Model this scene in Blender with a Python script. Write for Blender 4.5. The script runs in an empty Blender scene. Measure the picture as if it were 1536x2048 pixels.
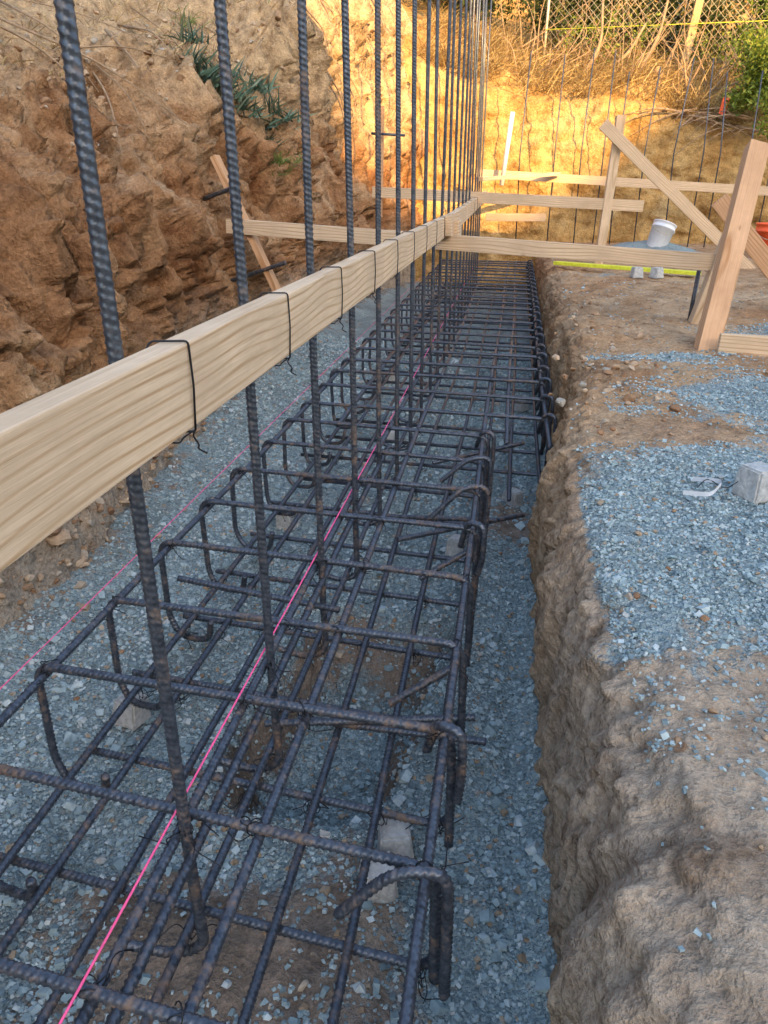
import bpy, bmesh, math, random
import numpy as np
from mathutils import Vector, Matrix, noise
random.seed(7); rng=np.random.default_rng(7)
scene=bpy.context.scene
COL=scene.collection
def sm(x,a,b):
    t=max(0.0,min(1.0,(x-a)/(b-a))); return t*t*(3-2*t)
def interp(x,pts):
    return float(np.interp(x,[p[0] for p in pts],[p[1] for p in pts]))
def fb(x,y,z,s,o=4):
    return noise.fractal(Vector((x*s,y*s,z*s)),1.0,2.1,o)
def cellh(v):
    d,p=noise.voronoi(v); q=p[0]
    return (math.sin(q.x*12.9898+q.y*78.233+q.z*37.719)*43758.5453)%1.0, d

# ------------------------------------------------------------ node helpers
def newmat(name):
    m=bpy.data.materials.new(name); m.use_nodes=True
    nt=m.node_tree; return m,nt,nt.nodes['Principled BSDF']
def nd(nt,t,props=None,**ins):
    n=nt.nodes.new(t)
    for k,v in (props or {}).items(): setattr(n,k,v)
    for k,v in ins.items():
        key=int(k[1:]) if k[0]=='i' and k[1:].isdigit() else k.replace('_',' ')
        s=n.inputs[key]
        if hasattr(v,'bl_idname') or isinstance(v,bpy.types.NodeSocket): nt.links.new(v,s)
        else: s.default_value=v
    return n
def ramp(nt,fac,stops,interp='LINEAR'):
    n=nt.nodes.new('ShaderNodeValToRGB'); n.color_ramp.interpolation=interp
    e=n.color_ramp.elements
    while len(e)<len(stops): e.new(0.5)
    for i,(p,c) in enumerate(stops):
        e[i].position=p; e[i].color=(c[0],c[1],c[2],1) if not isinstance(c,(int,float)) else (c,c,c,1)
    nt.links.new(fac,n.inputs[0]); return n.outputs[0]
def mix(nt,fac,a,b,mode='MIX'):
    n=nt.nodes.new('ShaderNodeMix'); n.data_type='RGBA'; n.blend_type=mode
    for s,v in ((n.inputs[0],fac),(n.inputs[6],a),(n.inputs[7],b)):
        if isinstance(v,bpy.types.NodeSocket): nt.links.new(v,s)
        elif isinstance(v,(int,float)): s.default_value=v
        else: s.default_value=(v[0],v[1],v[2],1)
    return n.outputs[2]
def math_(nt,op,a,b=0.0,clamp=False):
    n=nt.nodes.new('ShaderNodeMath'); n.operation=op; n.use_clamp=clamp
    for s,v in ((n.inputs[0],a),(n.inputs[1],b)):
        if isinstance(v,bpy.types.NodeSocket): nt.links.new(v,s)
        else: s.default_value=v
    return n.outputs[0]
def coords(nt,scale=(1,1,1),rand=False):
    tc=nd(nt,'ShaderNodeTexCoord').outputs['Object']
    if rand:
        oi=nd(nt,'ShaderNodeObjectInfo').outputs['Random']
        mm=math_(nt,'MULTIPLY',oi,37.0)
        va=nd(nt,'ShaderNodeVectorMath',{'operation':'ADD'},i0=tc,i1=mm); tc=va.outputs[0]
    mp=nd(nt,'ShaderNodeMapping',i0=tc); mp.inputs['Scale'].default_value=scale
    return mp.outputs[0]
def ntex(nt,vec,scale,detail=6,rough=.6,dist=0.0):
    return nd(nt,'ShaderNodeTexNoise',Vector=vec,Scale=scale,Detail=detail,Roughness=rough,Distortion=dist).outputs['Fac']

def terrain_mat(name,cA,cB,cC,gravel=False,bump=1.0,crack=0.5,zr=None,near=None):
    m,nt,b=newmat(name)
    v=coords(nt)
    n1=ntex(nt,v,1.5,6,.68,.5); n2=ntex(nt,v,9,6,.7); n3=ntex(nt,v,75,4,.72); n4=ntex(nt,v,28,3,.65)
    col=ramp(nt,n1,[(.36,cA),(.5,cB),(.64,cC)])
    if near:
        y=nd(nt,'ShaderNodeSeparateXYZ',i0=v).outputs[1]
        yy=math_(nt,'MULTIPLY',math_(nt,'ADD',y,math_(nt,'MULTIPLY',math_(nt,'SUBTRACT',n1,.5),2.5)),.2)
        col=mix(nt,ramp(nt,yy,[(.2,1.0),(.55,0.0)]),col,near)
    if zr:
        z=nd(nt,'ShaderNodeSeparateXYZ',i0=v).outputs[2]
        zz=math_(nt,'ADD',z,math_(nt,'MULTIPLY',math_(nt,'SUBTRACT',n1,.5),1.2))
        zz=math_(nt,'ADD',math_(nt,'MULTIPLY',zz,.25),.5)
        top=ramp(nt,zz,[(.56,0.0),(.70,1.0)])
        col=mix(nt,top,col,ramp(nt,n2,[(.35,zr[1]),(.6,tuple(k*1.25 for k in zr[1]))]))
        low=ramp(nt,zz,[(.22,1.0),(.34,0.0)])
        col=mix(nt,low,col,zr[0])
    d2=ramp(nt,n2,[(.30,(.50,.43,.38)),(.46,(.94,.92,.90)),(.70,(1.28,1.25,1.2))])
    col=mix(nt,1.0,col,d2,'MULTIPLY')
    d3=ramp(nt,n3,[(.3,(.62,.60,.58)),(.55,(1,1,1)),(.8,(1.4,1.4,1.4))])
    col=mix(nt,.9,col,d3,'MULTIPLY')
    vo=nd(nt,'ShaderNodeTexVoronoi',Vector=v,Scale=22.0,Randomness=1.0)
    h=math_(nt,'MULTIPLY',n2,.040)
    h=math_(nt,'ADD',h,math_(nt,'MULTIPLY',n4,.022))
    h=math_(nt,'ADD',h,math_(nt,'MULTIPLY',n3,.010))
    h=math_(nt,'ADD',h,math_(nt,'MULTIPLY',vo.outputs['Distance'],-.010*crack))
    if gravel:
        at=nd(nt,'ShaderNodeAttribute',{'attribute_name':'gravel'}).outputs['Fac']
        br=ntex(nt,v,7,5,.78)
        mk=math_(nt,'ADD',at,math_(nt,'MULTIPLY',math_(nt,'SUBTRACT',br,.5),2.6))
        mk=ramp(nt,mk,[(.38,0.0),(.66,1.0)])
        g=nd(nt,'ShaderNodeTexVoronoi',Vector=v,Scale=105.0)
        gs=nd(nt,'ShaderNodeSeparateColor',i0=g.outputs['Color']).outputs[0]
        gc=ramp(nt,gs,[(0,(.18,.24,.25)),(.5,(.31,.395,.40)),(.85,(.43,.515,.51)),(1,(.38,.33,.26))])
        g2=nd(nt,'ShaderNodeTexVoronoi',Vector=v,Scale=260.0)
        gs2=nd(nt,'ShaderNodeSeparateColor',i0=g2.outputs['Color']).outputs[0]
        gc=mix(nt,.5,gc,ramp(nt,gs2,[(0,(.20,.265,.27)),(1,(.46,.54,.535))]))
        gl=ramp(nt,ntex(nt,v,3,4,.6),[(.35,(.80,.78,.76)),(.65,(1.15,1.13,1.12))])
        gc=mix(nt,1.0,gc,gl,'MULTIPLY')
        col=mix(nt,mk,col,gc)
        gh=math_(nt,'MULTIPLY',g.outputs['Distance'],-.012)
        gh=math_(nt,'ADD',gh,math_(nt,'MULTIPLY',g2.outputs['Distance'],-.004))
        h=math_(nt,'ADD',math_(nt,'MULTIPLY',h,.7),math_(nt,'MULTIPLY',gh,mk))
    nt.links.new(col,b.inputs['Base Color'])
    b.inputs['Roughness'].default_value=.95; b.inputs['Specular IOR Level'].default_value=.12
    bp=nd(nt,'ShaderNodeBump',Strength=1.0*bump,Distance=1.0,Height=h)
    nt.links.new(bp.outputs[0],b.inputs['Normal'])
    return m
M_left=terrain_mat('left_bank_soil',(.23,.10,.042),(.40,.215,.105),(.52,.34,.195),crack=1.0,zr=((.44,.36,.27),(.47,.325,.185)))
M_right=terrain_mat('pad_soil',(.36,.20,.10),(.46,.29,.16),(.52,.37,.23),gravel=True,crack=.7,near=(.42,.325,.235))
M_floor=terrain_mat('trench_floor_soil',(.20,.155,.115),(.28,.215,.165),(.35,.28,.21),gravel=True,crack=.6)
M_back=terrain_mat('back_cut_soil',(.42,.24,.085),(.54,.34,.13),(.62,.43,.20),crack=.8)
M_addhill_ground=terrain_mat('added_hill_ground_soil',(.16,.12,.07),(.24,.19,.11),(.30,.24,.15))

def island_mat(name,stops,rough=.8,noise_amt=.4,spec=.3,trans=0.0):
    m,nt,b=newmat(name)
    r=nd(nt,'ShaderNodeNewGeometry').outputs['Random Per Island']
    col=ramp(nt,r,stops)
    n=ntex(nt,coords(nt),45,3,.6)
    col=mix(nt,noise_amt,col,ramp(nt,n,[(.3,(.6,.6,.6)),(.7,(1.3,1.3,1.3))]),'MULTIPLY')
    nt.links.new(col,b.inputs['Base Color']); b.inputs['Roughness'].default_value=rough
    b.inputs['Specular IOR Level'].default_value=spec
    if trans>0:
        tr=nd(nt,'ShaderNodeBsdfTranslucent'); nt.links.new(col,tr.inputs[0])
        ms=nd(nt,'ShaderNodeMixShader',i0=trans); nt.links.new(b.outputs[0],ms.inputs[1]); nt.links.new(tr.outputs[0],ms.inputs[2])
        nt.links.new(ms.outputs[0],nt.nodes['Material Output'].inputs[0])
    return m
M_gravel=island_mat('crushed_gravel',[(0,(.17,.22,.23)),(.35,(.29,.37,.375)),(.8,(.43,.51,.505)),(.92,(.55,.59,.57)),(.955,(.34,.23,.14)),(1,(.44,.35,.25))],.9,.5,.15)
M_rocks=island_mat('sandstone_rocks',[(0,(.28,.15,.08)),(.4,(.42,.27,.16)),(.8,(.54,.40,.27)),(1,(.38,.34,.28))],.95,.7,.1)
M_leafG=island_mat('leaves_green',[(0,(.08,.13,.02)),(.5,(.20,.28,.035)),(1,(.38,.40,.06))],.5,.3,.4,.35)
M_leafD=island_mat('leaves_dark',[(0,(.025,.045,.015)),(.6,(.065,.09,.025)),(1,(.20,.18,.05))],.6,.3,.3,.25)
M_dry=island_mat('dry_grass',[(0,(.20,.12,.05)),(.5,(.42,.28,.11)),(1,(.64,.48,.22))],.8,.3,.2,.2)
M_succ=island_mat('succulent_leaves',[(0,(.07,.12,.085)),(.6,(.12,.19,.12)),(1,(.22,.21,.12))],.5,.3,.4)
M_grassg=island_mat('green_grass',[(0,(.09,.15,.03)),(.6,(.19,.27,.06)),(1,(.34,.34,.12))],.6,.3,.3,.2)

def simple(name,c,rough=.6,metal=0,nz=0.25,sc=30,bump=.0):
    m,nt,b=newmat(name)
    n=ntex(nt,coords(nt),sc,5,.65)
    col=mix(nt,1.0,c,ramp(nt,n,[(.3,(1-nz,)*3),(.7,(1+nz,)*3)]),'MULTIPLY')
    nt.links.new(col,b.inputs['Base Color'])
    b.inputs['Roughness'].default_value=rough; b.inputs['Metallic'].default_value=metal
    if bump:
        bp=nd(nt,'ShaderNodeBump',Strength=.6,Distance=bump,Height=n); nt.links.new(bp.outputs[0],b.inputs['Normal'])
    return m
M_conc=simple('dobie_concrete',(.46,.45,.42),.9,0,.3,60,.006)
M_wire=simple('black_tie_wire',(.025,.025,.028),.45,.6)
M_pink=simple('pink_mason_line',(.90,.10,.28),.6,0,.1)
M_white=simple('white_plastic',(.75,.76,.78),.35,0,.08)
M_yellow=simple('yellow_paint',(.75,.75,.05),.5,0,.2)
M_orange=simple('orange_plastic',(.85,.12,.03),.45,0,.1)
M_bark=simple('bark',(.20,.14,.09),.9,0,.4,20,.01)
M_root=simple('dry_root',(.36,.24,.14),.9,0,.35,25,.005)
M_galv=simple('galvanised_wire',(.50,.44,.32),.5,.4,.15)

def rebar_mat():
    m,nt,b=newmat('rebar_steel')
    v=coords(nt,rand=True)
    n=ntex(nt,v,6,6,.78); n2=ntex(nt,v,70,4,.6)
    rust=ramp(nt,math_(nt,'ADD',n,math_(nt,'MULTIPLY',math_(nt,'SUBTRACT',n2,.5),.5)),[(.52,0.0),(.68,1.0)])
    steel=ramp(nt,n2,[(.3,(.040,.047,.060)),(.7,(.115,.130,.155))])
    rc=ramp(nt,n2,[(.3,(.08,.045,.027)),(.7,(.24,.14,.075))])
    col=mix(nt,math_(nt,'MULTIPLY',rust,.75),steel,rc)
    nt.links.new(col,b.inputs['Base Color'])
    nt.links.new(math_(nt,'SUBTRACT',.45,math_(nt,'MULTIPLY',rust,.4),True),b.inputs['Metallic'])
    nt.links.new(math_(nt,'ADD',.33,math_(nt,'MULTIPLY',rust,.4)),b.inputs['Roughness'])
    bp=nd(nt,'ShaderNodeBump',Strength=.35,Distance=.002,Height=n2); nt.links.new(bp.outputs[0],b.inputs['Normal'])
    return m
M_rebar=rebar_mat()

def wood_mat(name='pine_lumber',tint=(1,1,1)):
    m,nt,b=newmat(name)
    v=coords(nt,(.16,1,1),rand=True)
    w=nd(nt,'ShaderNodeTexWave',{'wave_type':'BANDS','bands_direction':'Z'},Vector=v,Scale=19.0,Distortion=8.0,Detail=.5)
    w.inputs['Detail Scale'].default_value=.8
    v2=coords(nt,(1.5,60,60),rand=True); n=ntex(nt,v2,3,4,.6)
    v3=coords(nt,(1,1,1),rand=True); n3=ntex(nt,v3,4,5,.65)
    line=ramp(nt,w.outputs['Fac'],[(.0,(1,1,1)),(.78,(.96,.95,.93)),(.97,(.70,.60,.48)),(1,(.66,.55,.43))])
    col=mix(nt,ramp(nt,n3,[(.38,.35),(.6,.95)]),(.72,.535,.355),line,'MULTIPLY')
    col=mix(nt,.7,col,ramp(nt,n,[(.3,(.82,.79,.75)),(.6,(1.05,1.05,1.05))]),'MULTIPLY')
    col=mix(nt,.9,col,ramp(nt,n3,[(.3,(.80,.76,.73)),(.7,(1.12,1.12,1.12))]),'MULTIPLY')
    vk=coords(nt,(1.0,2.2,2.2),rand=True)
    k=nd(nt,'ShaderNodeTexVoronoi',Vector=vk,Scale=3.0)
    kk=ramp(nt,k.outputs['Distance'],[(.02,.85),(.07,0.0)])
    col=mix(nt,kk,col,(.28,.15,.08))
    col=mix(nt,1.0,col,tint,'MULTIPLY')
    nt.links.new(col,b.inputs['Base Color']); b.inputs['Roughness'].default_value=.85
    b.inputs['Specular IOR Level'].default_value=.15
    bp=nd(nt,'ShaderNodeBump',Strength=.6,Distance=.002,Height=n); nt.links.new(bp.outputs[0],b.inputs['Normal'])
    return m
M_wood=wood_mat(); M_woodr=wood_mat('red_pine_lumber',(.93,.74,.62)); M_post=wood_mat('weathered_post',(.8,.75,.6))

# ------------------------------------------------------------ mesh builders
class MB:
    def __init__(s): s.V=[];s.Q=[];s.n=0
    def add(s,v,q):
        s.V.append(np.asarray(v,float).reshape(-1,3)); s.Q.append(np.asarray(q,int).reshape(-1,4)+s.n); s.n+=len(s.V[-1])
    def build(s,name,mat,parent=None,smooth=True,attr=None):
        V=np.concatenate(s.V); Q=np.concatenate(s.Q)
        me=bpy.data.meshes.new(name)
        me.vertices.add(len(V)); me.vertices.foreach_set('co',V.ravel().astype(np.float32))
        me.loops.add(Q.size); me.loops.foreach_set('vertex_index',Q.ravel().astype(np.int32))
        me.polygons.add(len(Q)); me.polygons.foreach_set('loop_start',(np.arange(len(Q))*4).astype(np.int32))
        me.polygons.foreach_set('use_smooth',np.full(len(Q),smooth))
        me.update(calc_edges=True); me.validate()
        if attr is not None:
            a=me.attributes.new('gravel','FLOAT','POINT'); a.data.foreach_set('value',np.asarray(attr,np.float32))
        me.materials.append(mat)
        o=bpy.data.objects.new(name,me); COL.objects.link(o)
        if parent: o.parent=parent
        return o
def empty(name):
    e=bpy.data.objects.new(name,None); COL.objects.link(e); e.empty_display_size=.1; return e
def fillet(pts,r,n=6):
    pts=[Vector(p) for p in pts]; out=[pts[0]]
    for i in range(1,len(pts)-1):
        a,b,c=pts[i-1],pts[i],pts[i+1]
        d1=(a-b); d2=(c-b); l=min(r,d1.length*.48,d2.length*.48)
        p=b+d1.normalized()*l; q=b+d2.normalized()*l
        for k in range(n+1):
            t=k/n; out.append(p*(1-t)**2+b*2*t*(1-t)+q*t*t)
    out.append(pts[-1]); return out
def tube(mb,pts,r,sides=8,rib=False,step=.0026,pitch=.0108,r1=None,amp=.17):
    P=np.array([tuple(p) for p in pts],float)
    seg=np.linalg.norm(np.diff(P,axis=0),axis=1); s=np.concatenate([[0],np.cumsum(seg)])
    L=s[-1]
    if rib:
        n=max(2,int(L/step)); t=np.linspace(0,L,n)
        P=np.stack([np.interp(t,s,P[:,k]) for k in range(3)],1); s=t
    n=len(P)
    T=np.gradient(P,axis=0); T/=np.linalg.norm(T,axis=1)[:,None]+1e-12
    A=np.zeros((n,3))
    a=np.cross(T[0],[0,0,1.0]) if abs(T[0][2])<.9 else np.cross(T[0],[0,1.0,0])
    a/=np.linalg.norm(a)
    for i in range(n):
        ti=T[i]; d=a[0]*ti[0]+a[1]*ti[1]+a[2]*ti[2]
        a=a-ti*d; a=a/math.sqrt(a[0]**2+a[1]**2+a[2]**2); A[i]=a
    B=np.cross(T,A)
    th=np.linspace(0,2*math.pi,sides,endpoint=False)+random.uniform(0,6)
    R=np.full((n,sides),r)
    if r1 is not None: R=np.linspace(r,r1,n)[:,None]*np.ones((1,sides))
    if rib:
        o=random.uniform(0,math.pi); q=((th[None]+o)/math.pi)%1.0
        f=(s[:,None]/pitch+q*1.1+random.random())%1.0
        pulse=np.clip(1.25-np.abs(f-.5)/.20,0,1)*np.clip(np.minimum(q,1-q)*10,0,1)
        lon=np.exp(-(np.minimum(q,1-q)/.07)**2)
        R=r*(0.93+amp*pulse+.14*lon)
    V=P[:,None,:]+R[:,:,None]*(np.cos(th)[None,:,None]*A[:,None,:]+np.sin(th)[None,:,None]*B[:,None,:])
    cap0=P[0]+(V[0]-P[0])*.02; cap1=P[-1]+(V[-1]-P[-1])*.02
    V=np.concatenate([cap0[None],V,cap1[None]]); n+=2
    i=np.arange(n-1)[:,None]*sides; j=np.arange(sides)[None]; j2=(j+1)%sides
    Q=np.stack([i+j,i+j2,i+sides+j2,i+sides+j],-1).reshape(-1,4)
    mb.add(V.reshape(-1,3),Q)
def board(name,p0,p1,h,t,mat,parent=None,up=(0,0,1)):
    p0=Vector(p0);p1=Vector(p1); x=(p1-p0).normalized(); L=(p1-p0).length
    y=Vector(up).cross(x).normalized(); z=x.cross(y)
    bm=bmesh.new(); bmesh.ops.create_cube(bm,size=1)
    for v in bm.verts: v.co=Vector((v.co.x*L,v.co.y*t,v.co.z*h))
    bmesh.ops.bevel(bm,geom=bm.edges[:],offset=.003,segments=2,affect='EDGES',profile=.6)
    me=bpy.data.meshes.new(name); bm.to_mesh(me); bm.free(); me.materials.append(mat)
    o=bpy.data.objects.new(name,me); COL.objects.link(o)
    M=Matrix((x,y,z)).transposed().to_4x4(); M.translation=(p0+p1)/2
    if parent: o.parent=parent
    o.matrix_world=M
    return o

# ------------------------------------------------------------ terrain
def lx(Y): return -1.50-.28*sm(Y,2,4.5)+.45*sm(Y,8.5,11.2)
RZ=[(-2,-.1),(3,.0),(4.3,.22),(6,.5),(8,1.25),(9.5,1.7),(12,1.9)]
def Lsurf(u,Y):
    b=lx(Y); zr=interp(Y,RZ)
    K=[(0,0,-1.40),(.14,-.10,-.95),(.32,-.25,-.35),(.5,-.50,zr),(.62,-.95,zr+.36),(.8,-2.2,zr+1.25),(1,-9,zr+4.6)]
    for i in range(len(K)-1):
        if u<=K[i+1][0]: break
    a,c=K[i],K[i+1]; t=(u-a[0])/(c[0]-a[0])
    x=b+a[1]+(c[1]-a[1])*t; z=a[2]+(c[2]-a[2])*t
    dx,dz=c[1]-a[1],c[2]-a[2]; l=math.hypot(dx,dz); n=Vector((dz/l,0,-dx/l))
    wallw=1-sm(u,.52,.70)
    lowsm=sm(u,.10,.26)
    k=fb(x*.8,Y*1.3,z*.8,.9,5)
    d=.13*k*(.5+.5*lowsm)
    d+= .19*abs(fb(x,Y*1.5+3,z*.5,1.9,5))*(.35+.85*lowsm)*(.45+.9*wallw)
    kk=fb(x,Y,z,3.5,4)
    wv=Vector((.6*kk,.6*k,.5*kk))
    c1,dd=cellh(Vector((x*2.2,Y*2.4,z*1.5+x))+wv)
    c2,dd2=cellh(Vector((x*6,Y*6,z*4))+wv*1.6)
    c3,dd3=cellh(Vector((x*15,Y*15,z*11))+wv*2.5)
    f=lowsm*(.12+.88*wallw)
    d+= (.14*c1*sm(dd[1]-dd[0],0,.08)+.055*c2*sm(dd2[1]-dd2[0],0,.12)+.018*c3)*f
    d+= .034*fb(x,Y,z*.7,9,6)*(.4+lowsm)
    p=Vector((x,Y,z))+n*d
    return p,n
def rx(Y): return .155+.12*sm(Y,2.5,3.3)
def Rsurf(u,Y):
    b=rx(Y)
    rl=.02*sm(1.2-Y,-.3,.9)
    top=-.75-.05*sm(-Y,-1.0,.2)
    K=[(0,0,-1.40),(.12,.006,-1.15),(.25,.018,-.90),(.31,.05+rl,top-.05),(.36,.12+2*rl,top-.012),(.5,.55,top+.01),(.7,1.6,top),(.85,4,top),(1,22,top)]
    for i in range(len(K)-1):
        if u<=K[i+1][0]: break
    a,c=K[i],K[i+1]; t=(u-a[0])/(c[0]-a[0])
    x=b+a[1]+(c[1]-a[1])*t; z=a[2]+(c[2]-a[2])*t
    w=1-sm(u,.27,.42); n=Vector((-w,0,1-w)).normalized() if w>0 else Vector((0,0,1))
    d=(.035*fb(x,Y,z*.6,2.2,4)+.045*abs(fb(x,Y*1.3,z*.35,7,5)))*w+.014*fb(x,Y,z*.7,20,5)*(.7+.4*w)
    d+=.03*fb(x,Y,0,1.7,4)*(1-w)
    if w>0.01:
        kk=fb(x,Y,z,5,3)
        c1,dd=cellh(Vector((x*12,Y*12,z*6))+Vector((.7,.6,.5))*kk)
        c2,dd2=cellh(Vector((x*30,Y*30,z*18))+Vector((.7,.6,.5))*kk)
        d+=(.020*c1*sm(dd[1]-dd[0],0,.15)+.006*c2)*w-.016*w
    d+=.035*max(0,fb(x,Y,1,5,4))*sm(Y,2.3,2.8)*(1-sm(abs(x-.45),.1,.35))*(1-w)
    d+=.16*math.exp(-((x-1.45)/.55)**2-((Y-8.9)/.35)**2)
    return Vector((x,Y,z))+n*d,n
PB=[(.50,1.65,.42,.50,1.35),(1.1,2.0,.5,.6,.9),(1.05,2.9,.42,.28,1.2),(.72,3.62,.26,.10,1.0),(1.7,4.3,.5,.2,1.0),(2.2,2.5,.8,1.0,1),(1.5,8.8,.6,.35,1.2),(.9,7.0,.7,.25,.45),(.55,2.42,.25,.10,-1.0)]
def pad_g(x,y):
    g=sum(a*math.exp(-((x-cx)/rx_)**2-((y-cy)/ry)**2) for cx,cy,rx_,ry,a in PB)
    return max(0,min(1,g))*(sm(x-rx(y),.03,.08))
FBL=[(-.52,.85,.33,.24,1.05),(.08,2.85,.18,.25,.9),(-.2,1.0,.14,.2,.5),(-1.0,3.6,.2,.4,.4)]
def pit(x,y):
    xc=-.40+.10*(y-1.6); 
    return math.exp(-(((x-xc+.03*fb(x,y,2,5,3))/.20)**6)-((y-1.66+.04*fb(x,y,7,5,3))/.38)**6)
def floor_g(x,y):
    g=1-sum(a*math.exp(-((x-cx)/r1)**2-((y-cy)/r2)**2) for cx,cy,r1,r2,a in FBL)
    q=pit(x,y); g-=.75*(4*q*(1-q))
    return max(0,min(1,g))*(.55+.45*sm(x-lx(y),.02,.2))
def floor_z(x,y):
    z=-1.335+.022*fb(x,y,0,2.5,4)+.012*fb(x,y,0,12,3)
    z-=.24*pit(x,y)
    z-=.08*math.exp(-(((x+.33-.02*y)/.14)**4))*sm(y,2.05,2.4)
    z+=.05*sm(-(x-lx(y)),-.22,0)+.04*sm(x-rx(y),-.08,.02)
    z+=.045*math.exp(-((x+.05)/.09)**2)*sm(y,1.1,1.6)
    return z
def grid(name,us,vs,fn,mat,attrfn=None):
    V=[];A=[]
    for v in vs:
        for u in us:
            p=fn(u,v); V.append((p[0],p[1],p[2]))
            if attrfn: A.append(attrfn(p))
    nu=len(us);nv=len(vs)
    i=(np.arange(nv-1)[:,None]*nu+np.arange(nu-1)[None]).ravel()
    Q=np.stack([i,i+1,i+nu+1,i+nu],1)
    mb=MB(); mb.add(V,Q); return mb.build(name,mat,attr=A if attrfn else None)
def yspace(a,b,s0,k):
    ys=[a]
    while ys[-1]<b: ys.append(ys[-1]+max(s0,abs(ys[-1])*k))
    return ys
usL=list(np.linspace(0,.5,190))+list(np.linspace(.503,.8,140))+list(np.linspace(.81,1,40))
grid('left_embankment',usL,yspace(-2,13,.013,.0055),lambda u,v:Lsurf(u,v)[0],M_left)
usR=list(np.linspace(0,.36,120))+list(np.linspace(.363,.7,100))+list(np.linspace(.71,1,40))
grid('building_pad',usR,yspace(-2,11.4,.010,.006),lambda u,v:Rsurf(u,v)[0],M_right,lambda p:pad_g(p[0],p[1]))
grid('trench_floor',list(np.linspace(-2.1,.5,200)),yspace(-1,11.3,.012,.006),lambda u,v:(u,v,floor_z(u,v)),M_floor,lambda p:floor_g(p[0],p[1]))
ZT=[(-6,2.4),(-1.6,1.6),(-.6,1.2),(0,1.05),(1.5,1.0),(2.7,.68),(4,.5),(9,.5),(20,.5)]
def Bsurf(u,X):
    zt=interp(X,ZT)
    K=[(0,10.75,-1.45),(.2,10.85,-.7),(.45,11.0,.1),(.62,11.15,zt-.1),(.7,11.45,zt+.12),(.85,13.5,zt+.75),(1,30,zt+10)]
    for i in range(len(K)-1):
        if u<=K[i+1][0]: break
    a,c=K[i],K[i+1]; t=(u-a[0])/(c[0]-a[0])
    y=a[1]+(c[1]-a[1])*t; z=a[2]+(c[2]-a[2])*t
    w=1-sm(u,.6,.7)
    d=.16*fb(X,y,z,.9,5)+.10*abs(fb(X,y,z,2.7,5))+.04*fb(X,y,z,9,4)
    return Vector((X,y-d*w-.0,z+d*(1-w)))
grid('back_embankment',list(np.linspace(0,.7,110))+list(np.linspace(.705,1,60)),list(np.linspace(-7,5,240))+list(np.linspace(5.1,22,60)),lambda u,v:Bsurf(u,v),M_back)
EL=math.radians(20); DH=42.0
ZQ=[(-20,2.2),(1.0,2.0),(2.0,1.3),(2.9,-.3),(5.2,-.85),(6.3,-.3),(7.2,.4),(9,.5),(30,1.0)]  # crest profile of the added hill, shaped to set its shadow edge
def Hsurf(q,d):
    crest=interp(q,ZQ)+(9.78+DH)*math.tan(EL)
    t=abs(d+DH)/13
    f=.5+.5*math.cos(math.pi*min(1,t))
    h=-1.95+(crest+1.95)*f+.8*fb(q,d,0,.2,4)*(f*(1-f)*4)
    return (.866*q-.5*d,.5*q+.866*d,h)
grid('added_shade_hill',list(np.linspace(-22,-3,20))+list(np.linspace(-2.8,12,120))+list(np.linspace(12.5,36,24)),list(np.linspace(-DH-13,-DH+13,80)),Hsurf,M_addhill_ground)  # added hill out of view, blocks the sun from the foreground
grid('ground',list(np.linspace(-150,150,20)),list(np.linspace(-150,150,20)),lambda u,v:(u,v,-1.85),M_addhill_ground)

# ------------------------------------------------------------ stones
CUBE=np.array([[x,y,z] for x in(-1,1) for y in(-1,1) for z in(-1,1)],float)
CQ=np.array([[0,1,3,2],[4,6,7,5],[0,4,5,1],[2,3,7,6],[0,2,6,4],[1,5,7,3]])
bm=bmesh.new(); bmesh.ops.create_cube(bm,size=2); bmesh.ops.subdivide_edges(bm,edges=bm.edges[:],cuts=2,use_grid_fill=True)
for v in bm.verts: v.co=v.co.normalized()*1.25
bm.verts.index_update(); SPH=np.array([tuple(v.co) for v in bm.verts]); SQ=np.array([[v.index for v in f.verts] for f in bm.faces]); bm.free()
def stones(name,P,R,mat,parent=None,flat=.75,base=None,quads=None,jit=(-.45,.3),smooth=False):
    base=CUBE if base is None else base; quads=CQ if quads is None else quads
    n=len(P); P=np.array(P); R=np.array(R); m=len(base)
    V=base[None]*(1+rng.uniform(jit[0],jit[1],(n,m,1) if m>8 else (n,m,3)))
    if m>8:
        for k in range(5):
            d=rng.normal(size=(n,3)); d/=np.linalg.norm(d,axis=1)[:,None]
            h=rng.uniform(.45,.9,(n,1)); pr=np.einsum('nij,nj->ni',V,d); ex=np.clip(pr-h,0,None)
            V=V-ex[:,:,None]*d[:,None,:]
    V=V*rng.uniform(.55,1.1,(n,1,3))
    a=rng.normal(size=(n,3,3)); q,_=np.linalg.qr(a)
    V=np.einsum('nij,nkj->nki',q,V); V[:,:,2]*=flat
    V=V*R[:,None,None]*.62+P[:,None,:]
    Q=(quads[None]+np.arange(n)[:,None,None]*m)
    mb=MB(); mb.add(V.reshape(-1,3),Q.reshape(-1,4)); return mb.build(name,mat,parent,smooth=smooth)
P=[];R=[]
while len(P)<66000:
    y=.35+6.5*random.random()**1.7; x=random.uniform(lx(y),rx(y)+.02)
    g=floor_g(x,y)+.35*fb(x,y,0,6,3)
    if random.random()>g+.10: continue
    r=.0035+.005*random.random()**2
    if random.random()<.08: r=random.uniform(.007,.014)
    if random.random()<.010: r=random.uniform(.012,.022)
    P.append((x,y,floor_z(x,y)+r*.2)); R.append(r*(1+.12*y))
stones('trench_gravel',P,R,M_gravel)
P=[];R=[]
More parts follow.
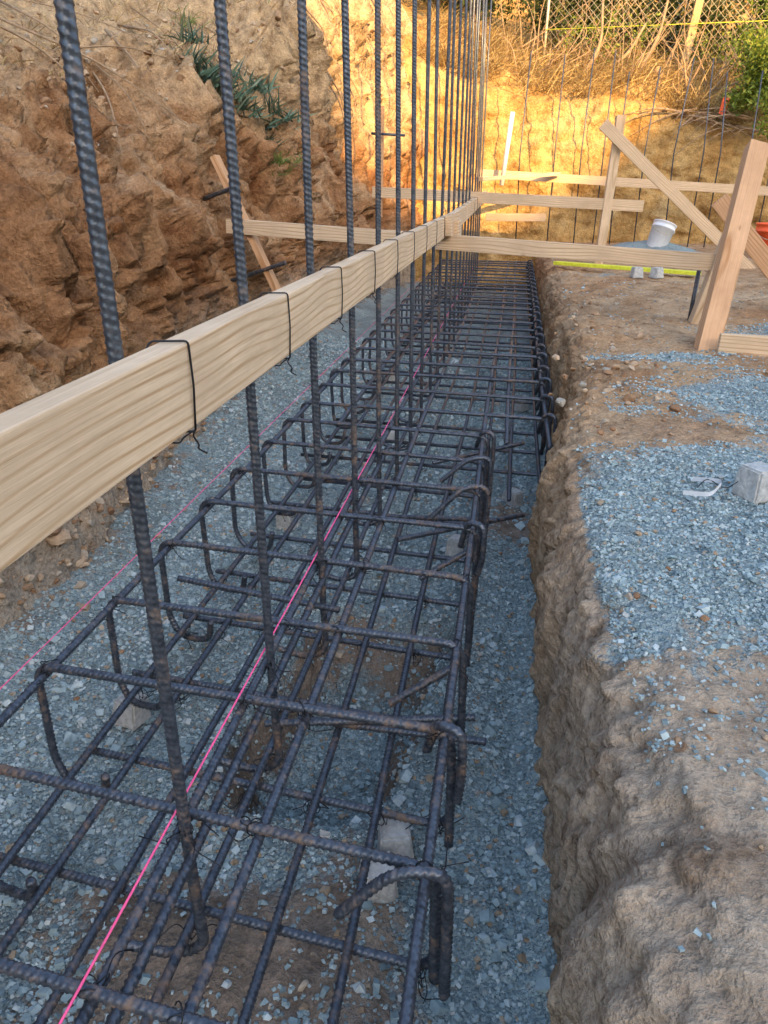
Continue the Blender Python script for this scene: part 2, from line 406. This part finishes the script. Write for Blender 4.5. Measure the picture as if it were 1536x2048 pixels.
while len(P)<36000:
    y=.6+6.0*random.random()**1.3; u=.33+.37*random.random()
    p,n=Rsurf(u,y); g=pad_g(p.x,y)
    g2=g+.9*(fb(p.x,y,0,4,4))*1.0
    if g<.1 and random.random()>.06: continue
    if g2<.45 and random.random()>.16: continue
    r=.0028+.004*random.random()**2
    if random.random()<.03: r=random.uniform(.006,.012)
    P.append((p.x,p.y,p.z+r*.15)); R.append(r*(1+.1*y))
stones('pad_gravel',P,R,M_gravel)
P=[];R=[]
for i in range(6500):
    y=random.uniform(.6,10); u=random.choice([random.uniform(.47,.8),random.uniform(.5,.72),random.uniform(0,.1)])
    p,n=Lsurf(u,y); r=.007+.035*random.random()**5
    if random.random()<.008: r=random.uniform(.04,.075)
    P.append(tuple(p+n*r*.2)); R.append(r)
for i in range(2600):
    y=random.uniform(.7,10); u=random.uniform(.35,.72); p,n=Rsurf(u,y); r=.003+.016*random.random()**5
    if pad_g(p.x,y)>.5 and random.random()<.85: continue
    P.append(tuple(p+Vector((0,0,r*.1)))); R.append(r)
for i in range(600):
    y=random.uniform(.5,8); x=random.uniform(lx(y),rx(y)); r=.006+.014*random.random()**3
    P.append((x,y,floor_z(x,y)+r*.2)); R.append(r)
for x,y in((.45,3.9),(.62,4.3),(.35,3.3),(.5,5.2),(.33,2.6),(.4,4.6),(.5,3.4),(.4,2.9)):
    for k in range(12): P.append((x+random.gauss(0,.09),y+random.gauss(0,.16),-.738)); R.append(random.uniform(.008,.034))
stones('scattered_rocks',P,R,M_rocks,base=SPH,quads=SQ,jit=(-.08,.08))

# ------------------------------------------------------------ rebar cage
RB=.0088
cage=empty('rebar_cage')
st=MB(); wires=MB()
def rt(mb,pts,r=RB,force=None):
    P=[Vector(p) for p in pts]; m=min(p.length for p in P)
    if (m<2.9) if force is None else force:
        tube(mb,pts,r,12,True,.0026,.0115*random.uniform(.97,1.05),amp=.25)
    else: tube(mb,pts,r*1.03,7)
def tie(c,r=.013):
    c=Vector(c)
    if c.length>4.5: return
    for k in range(2):
        a=Vector((random.uniform(-1,1),random.uniform(-1,1),random.uniform(-.6,.6))).normalized()
        b=a.cross(Vector((random.uniform(-.4,.4),random.uniform(-.4,.4),1))).normalized()
        zz=a.cross(b).normalized()
        o=c+Vector((random.gauss(0,.003),random.gauss(0,.003),random.gauss(0,.003)))
        pts=[o+(b*math.cos(t)+zz*math.sin(t))*r*1.1 for t in np.linspace(0,6.0,14)]
        tube(wires,pts,.0011,4)
    for k in range(3):
        d=Vector((random.uniform(-1,1),random.uniform(-1,1),random.uniform(-1,.3))).normalized()
        e=c+d*random.uniform(.02,.06); m=c+d*.02+Vector((random.gauss(0,.01),random.gauss(0,.01),random.gauss(0,.01)))
        e2=e+Vector((random.gauss(0,.02),random.gauss(0,.02),random.gauss(0,.015)))
        tube(wires,fillet([c,m,e,e2],.02,4),.0011,4)
ZTOP=-.95; ZB=-1.235; XL=-.955
TOPX=[-.075,-.35,-.478,-.925]; BOTX=[-.89,-.79,-.66,-.50,-.355,-.21,-.08]
Ys=[.505+.303*i for i in range(33)]
for i,yr in enumerate(Ys):
    wide=yr>2.97; XR=.205 if wide else -.055
    sk=random.uniform(.05,.11); yy=lambda x:yr+(XR-x)*sk
    j=lambda s=.008: random.gauss(0,s)
    zt=ZTOP+j(.004)
    pts=[(XL+.15,yy(XL)-.05,ZB+.05+j()),(XL+.13,yy(XL)-.03,ZB-.025),(XL+.03,yy(XL)-.01,ZB-.03),(XL-.0+j(),yy(XL),ZB+.03),(XL+j(.004),yy(XL),zt),(XR,yr,zt-.004),(XR+j(.005),yr+j(),ZB-.0)]
    rt(st,fillet(pts,.05))
    yb=yr+.035+j()
    rt(st,fillet([(XL+.02+j(.02),yb+.09,ZB-.005),(XR+.0,yb,ZB-.005),(XR+.004,yb,ZB+.16)],.05))
    yh=yr-.026
    if i in (1,6,7):
        hk=[(XR-.16+j(.01),yh-.03+j(.01),zt-.085+j()),(XR-.06,yh-.01,zt+.022),(XR+.02,yh,zt+.025),(XR+.022,yh,zt-.08),(XR+.012+j(.006),yh,ZB+random.uniform(-.0,.08))]
        rt(st,fillet(hk,.06,8))
    elif random.random()<.6 or wide:
        hk=[(XR-.05,yh+.05,zt-.07+j()),(XR-.03,yh+.02,zt+.02),(XR+.02,yh,zt+.02),(XR+.022,yh,zt-.08),(XR+.012+j(.006),yh,ZB+random.uniform(.05,.15))]
        rt(st,fillet(hk,.05,6))
    if i in (3,5): rt(st,[(XR-.17,yr-.0,zt-.19),(XR-.02,yr+.05,zt-.10)])
    for x in TOPX: tie((x,yy(x),zt-.006))
    if wide: tie((.19,yr,zt))
    for x in BOTX:
        if random.random()<.6: tie((x,yb,ZB))
st.build('stirrups',M_rebar,cage)
lo=MB()
def longbar(x,z,y0,y1,r=RB,wob=.006,seed=0):
    pts=[(x+wob*math.sin(y*1.3+seed),y,z+wob*.6*math.sin(y*1.9+seed*2)) for y in np.arange(y0,y1,.25)]
    near=[p for p in pts if p[1]<4.1]; far=[p for p in pts if p[1]>=3.8]
    if len(near)>1: rt(lo,near,r,True)
    if len(far)>1: rt(lo,far,r,False)
for k,x in enumerate(TOPX): longbar(x,ZTOP-.018,.1,10.5,seed=k)
longbar(.185,ZTOP-.018,2.85,10.5,seed=5); longbar(.02,ZTOP-.018,2.9,10.5,seed=6)
longbar(-.70,ZTOP-.018,3.0,10.5,seed=7)
longbar(-.455,ZTOP-.05,.1,3.0,seed=8)
for k,x in enumerate(BOTX): longbar(x,ZB+.014,.1,10.5,seed=k+3,wob=.012)
longbar(.18,ZB+.014,2.85,10.5,seed=12); longbar(.05,ZB+.014,2.9,10.5,seed=13)
rt(lo,[(-.52,1.36,-1.20),(-.02,1.43,-1.17)],RB,True)
rt(lo,[(-.45,1.41,-1.215),(.01,1.36,-1.18)],RB,True)
rt(lo,[(-.33,2.25,-1.12),(.10,2.62,-1.16)],RB,True)
rt(lo,[(-.40,2.52,-1.16),(.0,2.42,-1.10)],RB,True)
rt(lo,[(-.88,1.72,-1.03),(-.40,1.66,-1.05)],RB,True)
rt(lo,[(-.30,3.1,-1.15),(.1,3.3,-1.10)],RB,True)
lo.build('longitudinal_bars',M_rebar,cage)
VX=-.462
for i in range(21):
    y=.817+.4555*i+(random.gauss(0,.008) if i>3 else 0)
    mb=MB(); lx_=random.gauss(0,.010) if i>0 else 0; ly=random.gauss(0,.03) if i>1 else 0
    bend=random.gauss(0,.008)
    pts=[(VX-.13,y-.03,ZB+.015),(VX-.05,y-.01,ZB-.02),(VX+.004,y,ZB+.0),(VX,y,ZB+.15),(VX,y,-.95),(VX,y+.0,-.25),(VX+lx_*.5+bend,y+ly*.5,1.0),(VX+lx_,y+ly,2.35)]
    f=fillet(pts,.05)
    if i<7: tube(mb,f,.0093,14,True,.0024,.0112,amp=.19)
    else: tube(mb,f,.0095,8)
    mb.build('vertical_rebar',M_rebar)
    tie((VX,y,-.955)); tie((VX-.02,y,ZB+.01))
wires.build('tie_wires',M_wire,cage)
for x in (0.0,.4,.74,.98,1.19,1.49,1.86,2.15,2.35,2.68,2.95,3.3):
    mb=MB(); tube(mb,[(x,10.45,-.8),(x+random.gauss(0,.02),10.45,.3),(x+random.gauss(0,.04),10.42,1.2+random.uniform(-.1,.25))],.008,7); mb.build('vertical_rebar',M_rebar)

mb=MB(); tube(mb,[(-.480,.1,-.930),(-.478,3,-.931),(-.475,10.4,-.93)],.0019,6); mb.build('pink_string_line',M_pink)
mb=MB(); tube(mb,[(-.985,.2,-.955),(-.985,10.4,-.95)],.0013,5); mb.build('pink_string_line',M_pink)

# ------------------------------------------------------------ long top board
tb=empty('wooden_spacer_board')
board('plank_near',(-.43,-.1,-.247),(-.43,4.95,-.247),.112,.038,M_wood,tb)
board('plank_far',(-.390,4.55,-.235),(-.43,10.6,-.17),.112,.038,M_wood,tb)
board('block',(-.36,4.72,-.27),(-.36,5.0,-.27),.11,.036,M_wood,tb)
w=MB()
for i in range(19):
    y=.817+.4555*i+.085; zc=-.247 if y<4.9 else -.235+(y-4.55)/6.05*.065
    xo=0 if y<4.6 else .02
    x0,x1,z0,z1=-.474,-.409+xo,zc-.059,zc+.0585
    tl=[(x1,y,z0),(x1+.002,y+.004,(z0+z1)/2),(x1,y+.006,z1),(x0+.02,y-.01,z1+.001),(x0,y-.05,z0+.06),(x0+.02,y-.02,z0),(x1,y-.002,z0-.002)]
    tube(w,fillet(tl,.006,3),.0015,6)
    if y<3:
        tube(w,fillet([(x1,y,z0),(x1-.01,y+.01,z0-.012),(x1+.006,y-.005,z0-.02),(x1-.004,y+.008,z0-.030),(x1+.008,y+.012,z0-.038)],.01,3),.0013,5)
        tube(w,fillet([(x1,y,z0),(x1-.015,y-.012,z0-.010),(x1-.012,y-.025,z0-.012),(x1-.025,y-.035,z0-.008)],.01,3),.0013,5)
w.build('tie_wires',M_wire,tb)

# ------------------------------------------------------------ batter boards
T=.04
b1=empty('batter_board')
board('ledger',(-1.80,4.76,-.258),(1.15,4.50,-.41),.086,T,M_wood,b1)
board('stake_left',(-1.86,4.80,.14),(-1.48,4.80,-.72),.085,.038,M_woodr,b1,up=(0,1,0))
board('stake_right',(.94,3.80,-.80),(1.17,4.42,.16),.085,.10,M_woodr,b1,up=(0,1,0))
board('stake_leg',(1.02,4.55,-.80),(1.16,4.46,-.05),.09,.04,M_wood,b1,up=(0,1,0))
board('brace',(1.17,5.02,-.10),(1.85,4.95,-.82),.10,.04,M_woodr,b1)
board('foot_board',(.98,3.74,-.70),(1.9,3.70,-.72),.09,.04,M_wood,b1)
mb=MB(); tube(mb,[(1.02,4.60,-.80),(1.03,4.60,-.46)],.012,8); mb.build('rebar_pin',M_rebar,b1)
mb=MB(); tube(mb,[(-2.05,4.85,-.13),(-1.70,4.70,-.03)],.013,10,True); tube(mb,[(-1.9,4.85,-.62),(-1.42,4.72,-.47)],.013,10,True); mb.build('rebar_pins',M_rebar,b1)
b2=empty('batter_board')
board('ledger',(-1.45,7.95,-.10),(1.15,7.75,-.215),.10,T,M_wood,b2)
board('stake_left',(-1.36,7.99,.66),(-1.38,7.99,-.34),.075,.038,M_woodr,b2,up=(0,1,0))
board('stake_right',(.80,7.79,-.85),(.86,7.81,.54),.11,.08,M_wood,b2,up=(0,1,0))
board('brace',(.70,7.72,.47),(2.20,7.72,-.78),.10,.038,M_wood,b2)
mb=MB(); tube(mb,[(-1.45,7.9,.42),(-1.12,7.9,.40)],.012,8); mb.build('rebar_pin',M_rebar,b2)
b3=empty('batter_board')
board('ledger',(-.55,10.30,.09),(3.6,10.30,-.15),.10,.04,M_wood,b3)
board('lap_board',(-.45,9.2,.02),(.45,10.25,.08),.04,.10,M_wood,b3)
board('lower_ledger',(-.4,10.2,-.42),(.35,10.2,-.42),.09,.04,M_wood,b3)
board('stake',(3.4,10.34,-.8),(3.4,10.34,.2),.04,.09,M_wood,b3)

mb=MB(); tube(mb,[(-.22,10.1,-.05),(-.14,10.1,.75)],.028,14); mb.build('white_pvc_pipe',M_white)
board('yellow_level',(.38,7.5,-.705),(1.52,6.75,-.70),.03,.07,M_yellow)

def dobie(name,loc,rot,s=.078):
    bm=bmesh.new(); bmesh.ops.create_cube(bm,size=1)
    for v in bm.verts:
        k=.82 if v.co.z>0 else 1.0
        v.co=Vector((v.co.x*k*s*random.uniform(.96,1.04),v.co.y*k*s,v.co.z*s*.95))
    bmesh.ops.bevel(bm,geom=bm.edges[:],offset=.005,segments=2,affect='EDGES')
    bmesh.ops.subdivide_edges(bm,edges=bm.edges[:],cuts=2,use_grid_fill=True)
    for v in bm.verts: v.co+=v.co.normalized()*noise.noise(v.co*40+Vector(loc))*.004
    me=bpy.data.meshes.new(name); bm.to_mesh(me); bm.free(); me.materials.append(M_conc)
    o=bpy.data.objects.new(name,me); COL.objects.link(o); o.location=loc; o.rotation_euler=rot; return o
for x,y in((-.87,2.72),(-.94,1.475),(-.17,1.16),(-.148,2.65),(.063,3.09),(-.62,3.9),(.1,4.6),(-.8,5.2)):
    dobie('concrete_dobie',(x,y,floor_z(x,y)+.035),(random.gauss(0,.08),random.gauss(0,.08),random.uniform(0,3)))
dobie('concrete_dobie',(-.19,1.06,floor_z(-.19,1.06)+.03),(.1,0,.3))
dobie('concrete_dobie',(.655,1.90,-.705),(0,0,.5),.088)
dobie('concrete_dobie',(1.02,6.75,-.70),(0,0,.2),.09); dobie('concrete_dobie',(1.18,6.75,-.70),(0,0,.7),.09)
mb=MB(); pts=fillet([(.46,1.83,-.725),(.52,1.80,-.715),(.56,1.86,-.70),(.50,1.92,-.72)],.02)
P=np.array([tuple(p) for p in pts]); n=len(P)
V=np.concatenate([P+[0,0,0],P+[0,.0,.012]]) ; mb.add(V,[[i,i+1,n+i+1,n+i] for i in range(n-1)]); mb.build('white_plastic_strip',M_white)
mb=MB(); tube(mb,fillet([(.60,1.88,-.70),(.56,1.84,-.71),(.53,1.9,-.70),(.50,1.86,-.715)],.03),.0012,5); mb.build('wire_scrap',M_wire)

def bucket(name,loc,rot,mat,s=1.0):
    e=empty(name); mb=MB(); N=32
    prof=[(.001,0),(.125,0),(.13,.005),(.148,.28),(.156,.28),(.156,.295),(.150,.295),(.150,.345),(.158,.348),(.158,.36),(.147,.36),(.122,.01),(.001,.01)]
    V=[[(r*math.cos(a)*s,r*math.sin(a)*s,z*s) for a in np.linspace(0,2*math.pi,N,endpoint=False)] for r,z in prof]
    n=len(prof); i=np.arange(n-1)[:,None]*N; j=np.arange(N)[None]; j2=(j+1)%N
    mb.add(np.array(V).reshape(-1,3),np.stack([i+j,i+j2,i+N+j2,i+N+j],-1).reshape(-1,4))
    mb.build('shell',mat,e)
    h=MB(); tube(h,[(.16*s*math.cos(a),-.16*s*math.sin(a)*.9,(.3-.1*math.sin(a))*s) for a in np.linspace(0,math.pi,16)],.003,6); h.build('handle',M_galv,e)
    e.location=loc; e.rotation_euler=rot
bucket('white_bucket',(1.47,8.75,-.68),(math.radians(-14),math.radians(18),0),M_white,.80)
bucket('orange_bucket',(2.62,8.8,-.76),(0,0,0),M_orange,1.0)

# ------------------------------------------------------------ vegetation
def leafcloud(mb,cs,n,spread,size,flat=1.0):
    cs=np.array(cs); k=rng.integers(0,len(cs),n)
    P=cs[k]+rng.normal(size=(n,3))*spread*np.array([1,1,flat])
    a=rng.normal(size=(n,3)); a/=np.linalg.norm(a,axis=1)[:,None]
    b=rng.normal(size=(n,3)); b-=a*(a*b).sum(1)[:,None]; b/=np.linalg.norm(b,axis=1)[:,None]
    s=size*rng.uniform(.5,1.3,(n,1))
    V=np.stack([P-a*s,P+b*s*.45,P+a*s,P-b*s*.45],1)
    mb.add(V.reshape(-1,3),np.arange(n*4).reshape(n,4))
def blades(mb,base,n,L,wd,spread,up=.6,droop=.3):
    base=Vector(base)
    for i in range(n):
        d=Vector((random.gauss(0,1),random.gauss(0,1),abs(random.gauss(0,.6))+up)).normalized()
        l=L*random.uniform(.4,1.2); p0=base+Vector((random.gauss(0,spread),random.gauss(0,spread),0))
        side=d.cross(Vector((random.random(),random.random(),.3))).normalized()*wd
        p1=p0+d*l*.55; p2=p0+d*l+Vector((d.x,d.y,-1))*l*droop*random.random()
        V=[p0-side,p0+side,p1+side*.8,p1-side*.8,p2+side*.1,p2-side*.1]
        mb.add([tuple(v) for v in V],[[0,1,2,3],[3,2,4,5]])
def ell(c,r,n):
    out=[]
    for i in range(n):
        v=rng.normal(size=3); v/=np.linalg.norm(v); v*=rng.random()**.4
        out.append((c[0]+v[0]*r[0],c[1]+v[1]*r[1],c[2]+v[2]*r[2]))
    return out
def tree(name,base,h,r,n,size,leafm,trunk_r=.12):
    e=empty(name); t=MB(); b=Vector(base); top=b+Vector((random.gauss(0,.2),random.gauss(0,.2),h*.75))
    tube(t,fillet([b,b.lerp(top,.4)+Vector((.15,.1,0)),top],.8),trunk_r,10,r1=trunk_r*.35)
    cs=[]
    for i in range(12):
        f=random.uniform(.3,.95); s=b.lerp(top,f); a=random.uniform(0,6.28)
        en=s+Vector((math.cos(a)*r[0]*.8,math.sin(a)*r[1]*.8,r[2]*random.uniform(.1,.6)))
        tube(t,fillet([s,s.lerp(en,.5)+Vector((0,0,.1)),en],.4),trunk_r*.4,6,r1=trunk_r*.08); cs.append(tuple(en))
    t.build('trunk_and_limbs',M_bark,e)
    c=(b.x,b.y,b.z+h*.72)
    l=MB(); leafcloud(l,cs+ell(c,r,34),n,min(r)*.17,size); l.build('foliage',leafm,e)
def bz(X,Y):
    zt=interp(X,ZT); return zt+.12+(Y-11.45)*.307 if Y<13.5 else zt+.75+(Y-13.5)*.56
for X,Y,h,r,n,s,mt in ((.5,13.2,1.1,(.6,.5,.55),5500,.035,M_leafD),(1.35,13.4,1.3,(.6,.5,.65),5500,.035,M_leafD),(2.3,13.1,1.2,(.6,.5,.6),5500,.035,M_leafD),(3.1,13.2,1.3,(.6,.5,.75),6000,.035,M_leafD),(4.0,13.2,1.5,(.7,.6,.8),6000,.035,M_leafG),(5.2,13.2,1.6,(.9,.7,.9),6000,.04,M_leafG),(-.8,13.6,1.2,(.9,.6,.7),6000,.04,M_leafD),(-2.4,13.6,1.5,(1.1,.8,.9),5000,.045,M_leafD),
  (1.8,15.5,2.4,(2.0,1.1,1.4),7000,.065,M_leafD),(5,15.5,2.6,(2.4,1.2,1.6),7000,.065,M_leafD),(-1,15.8,2.4,(2.0,1.1,1.4),6000,.065,M_leafD)):
    tree('added_crest_tree',(X,Y,bz(X,Y)-.1),h,r,n,s,mt,.06)
for q in (12.5,17):
    x=.866*q+.5*DH; y=.5*q-.866*DH; tree('added_crest_tree',(x,y,interp(q,ZQ)+(9.78+DH)*math.tan(EL)-1.7),3.2,(2.0,2.0,1.3),3500,.15,M_leafD,.2)  # unseen trees added on the hill crest to dapple its shadow edge
l=MB(); leafcloud(l,ell((2.82,10.85,1.0),(.30,.28,.50),22),3600,.07,.030); leafcloud(l,ell((3.1,11.1,1.55),(.5,.35,.75),24),4400,.10,.032)
l.build('leafy_vine',M_leafG)
g=MB()
for i in range(620):
    X=random.uniform(-1.5,5.0); u=random.uniform(.64,.86); p=Bsurf(u,X)
    blades(g,p,26,random.uniform(.12,.55),.0045,.10,.5,.4)
g.build('dry_brush',M_dry)
g=MB()
for i in range(190):
    X=random.uniform(-.5,4.5); p=Bsurf(random.uniform(.68,.84),X)
    d=Vector((random.gauss(0,.7),random.gauss(0,.3),.9)).normalized()*random.uniform(.4,1.5)
    m=p+d*.5+Vector((random.gauss(0,.15),0,random.gauss(0,.1)))
    tube(g,fillet([p,m,p+d],.3,4),random.uniform(.004,.016),5,r1=.002)
for (x,y,z,ex,ez) in ((1.35,11.9,1.2,1.75,2.3),(.75,11.8,1.3,.9,2.2),(.85,12,1.3,1.5,1.9)):
    tube(g,fillet([(x,y,z),((x+ex)/2+.12,y,(z+ez)/2-.1),(ex,y,ez)],.4,6),.03,7,r1=.015)
g.build('bare_branches',M_root)
l=MB(); leafcloud(l,[tuple(Bsurf(random.uniform(.74,.85),random.uniform(.4,5))+Vector((0,0,random.uniform(.1,.7)))) for i in range(60)],4200,.10,.024); l.build('low_shrubs',M_leafG)
g=MB()
for i in range(26):
    X=random.uniform(1.7,2.9); p=Bsurf(.63,X)+Vector((0,-.08,random.uniform(-.05,.1)))
    e=p+Vector((random.uniform(.2,.8)*random.choice((-1,1)),-random.uniform(.05,.2),-random.uniform(.0,.35)))
    tube(g,fillet([p,(p+e)/2+Vector((0,-.08,.08)),e],.2,4),random.uniform(.006,.022),6,r1=.003)
for i in range(34):
    Y=random.uniform(6.5,10.2); p,n=Lsurf(random.uniform(.44,.56),Y); p=p+n*.03
    e=p+Vector((random.uniform(.05,.25),random.gauss(0,.25),-random.uniform(.1,.6)))
    tube(g,fillet([p,(p+e)/2+Vector((.08,.03,0)),e],.2,4),random.uniform(.004,.012),5,r1=.002)
for i in range(24):
    Y=random.uniform(4,7); p,n=Lsurf(random.uniform(.55,.68),Y); p=p+n*.02
    e,n2=Lsurf(random.uniform(.45,.55),Y+random.uniform(-.6,.6)); e=e+n2*.03
    tube(g,fillet([p,(p+e)/2+Vector((.05,.0,.05)),e],.2,4),random.uniform(.004,.009),5,r1=.003)
g.build('exposed_roots',M_root)
for (Y,u,n) in ((5.6,.54,170),(5.9,.52,170),(6.3,.50,150),(6.1,.47,150),(6.4,.455,140),(6.6,.43,110),(6.0,.495,130)):
    g=MB()
    for k in range(5):
        p,nn=Lsurf(u+random.gauss(0,.010),Y+random.gauss(0,.12)); blades(g,p,n//5,.18,.009,.05,.5,.1)
    g.build('succulent_plant',M_succ)
g=MB()
for (Y,u,m,L) in ((6.3,.40,90,.14),(6.5,.39,80,.14),(7.2,.56,60,.2),(7.6,.58,60,.2),(4.9,.70,60,.28),(5.0,.72,60,.3),(5.4,.71,50,.28),(6.6,.62,40,.2)):
    for k in range(3):
        p,nn=Lsurf(u+random.gauss(0,.006),Y+random.gauss(0,.1)); blades(g,p,m//2,L,.003,.05,.7,.3)
g.build('grass_tufts',M_grassg)
g=MB()
for i in range(300):
    Y=random.uniform(3.5,11); p,nn=Lsurf(random.uniform(.55,.85),Y); blades(g,p,9,random.uniform(.08,.25),.003,.05,.5,.4)
g.build('dry_grass_tufts',M_dry)

f=empty('chain_link_fence'); w=MB()
x0,x1,zb,hh,yf=.2,6.5,1.15,2.0,12.6
c=.11; k=x0-hh
while k<x1:
    for sgn in (1,-1):
        a0=max(k,x0); a1=min(k+hh,x1)
        if a1>a0:
            if sgn==1: p=(a0,yf,zb+(a0-k)); q=(a1,yf,zb+(a1-k))
            else: p=(a0,yf+.01,zb+hh-(a0-k)); q=(a1,yf+.01,zb+hh-(a1-k))
            tube(w,[p,q],.0032,4)
    k+=c
w.build('mesh',M_galv,f)
w=MB(); tube(w,[(x0,yf,.9),(x0+.05,yf,zb+hh)],.02,10); tube(w,[(4.3,yf+.03,.6),(4.3,yf+.03,zb+hh)],.025,10); w.build('posts',M_galv,f)
board('wooden_fence_post',(2.02,12.3,.75),(2.28,12.3,2.9),.10,.10,M_post)
g=MB(); tube(g,fillet([(1.72,12.0,.8),(1.76,12.0,1.1),(1.70,11.98,1.40)],.1),.11,12,r1=.07); tube(g,[(1.72,12,1.15),(1.60,11.9,1.32)],.05,8,r1=.03); g.build('tree_stump',M_root)
mb=MB(); tube(mb,[(.2,12.2,1.9),(6,12.2,1.95)],.005,5); mb.build('yellow_string_line',M_yellow)
fl=empty('orange_survey_flag'); mb=MB(); tube(mb,[(2.45,11.0,.65),(2.47,11.0,.98)],.004,5); mb.build('staff',M_galv,fl)
mb=MB(); V=[];Q=[]
for a in range(6):
    for b in range(5): V.append((2.39+.016*a+.004*b,11.0+.015*math.sin(a*1.4+b),.76+.045*b+.012*math.sin(a*2)))
for a in range(5):
    for b in range(4): Q.append([a*5+b,a*5+5+b,a*5+6+b,a*5+1+b])
mb.add(V,Q); mb.build('cloth',M_orange,fl)

# ------------------------------------------------------------ light, camera
w=bpy.data.worlds.new("World"); scene.world=w; w.use_nodes=True
nt=w.node_tree; bg=nt.nodes['Background']
sky=nt.nodes.new('ShaderNodeTexSky'); sky.sky_type='NISHITA'; sky.sun_disc=False
sky.sun_elevation=EL; sky.sun_rotation=math.radians(150); sky.air_density=1.0; sky.dust_density=2.0
nt.links.new(sky.outputs[0],bg.inputs[0]); bg.inputs[1].default_value=.60
sd=bpy.data.lights.new('sun','SUN'); sd.energy=11; sd.angle=math.radians(.5); sd.color=(1,.62,.21)
so=bpy.data.objects.new('sun',sd); COL.objects.link(so)
sv=Vector((.5*math.cos(EL),-.866*math.cos(EL),math.sin(EL)))
so.rotation_euler=sv.to_track_quat('Z','Y').to_euler(); so.location=(20,-30,25)
cam=bpy.data.cameras.new('camera'); co=bpy.data.objects.new('camera',cam); COL.objects.link(co); scene.camera=co
F=Vector((-.1510,.9002,-.4083)).normalized(); Rr=Vector((.9862,.1654,0)).normalized(); U=Rr.cross(F).normalized()
M=Matrix((Rr,U,-F)).transposed().to_4x4(); co.matrix_world=M
cam.sensor_fit='VERTICAL'; cam.sensor_height=24; cam.lens=24*1480/2048; cam.clip_start=.02; cam.clip_end=500
scene.view_settings.view_transform='Standard'; scene.view_settings.look='None'; scene.view_settings.exposure=0
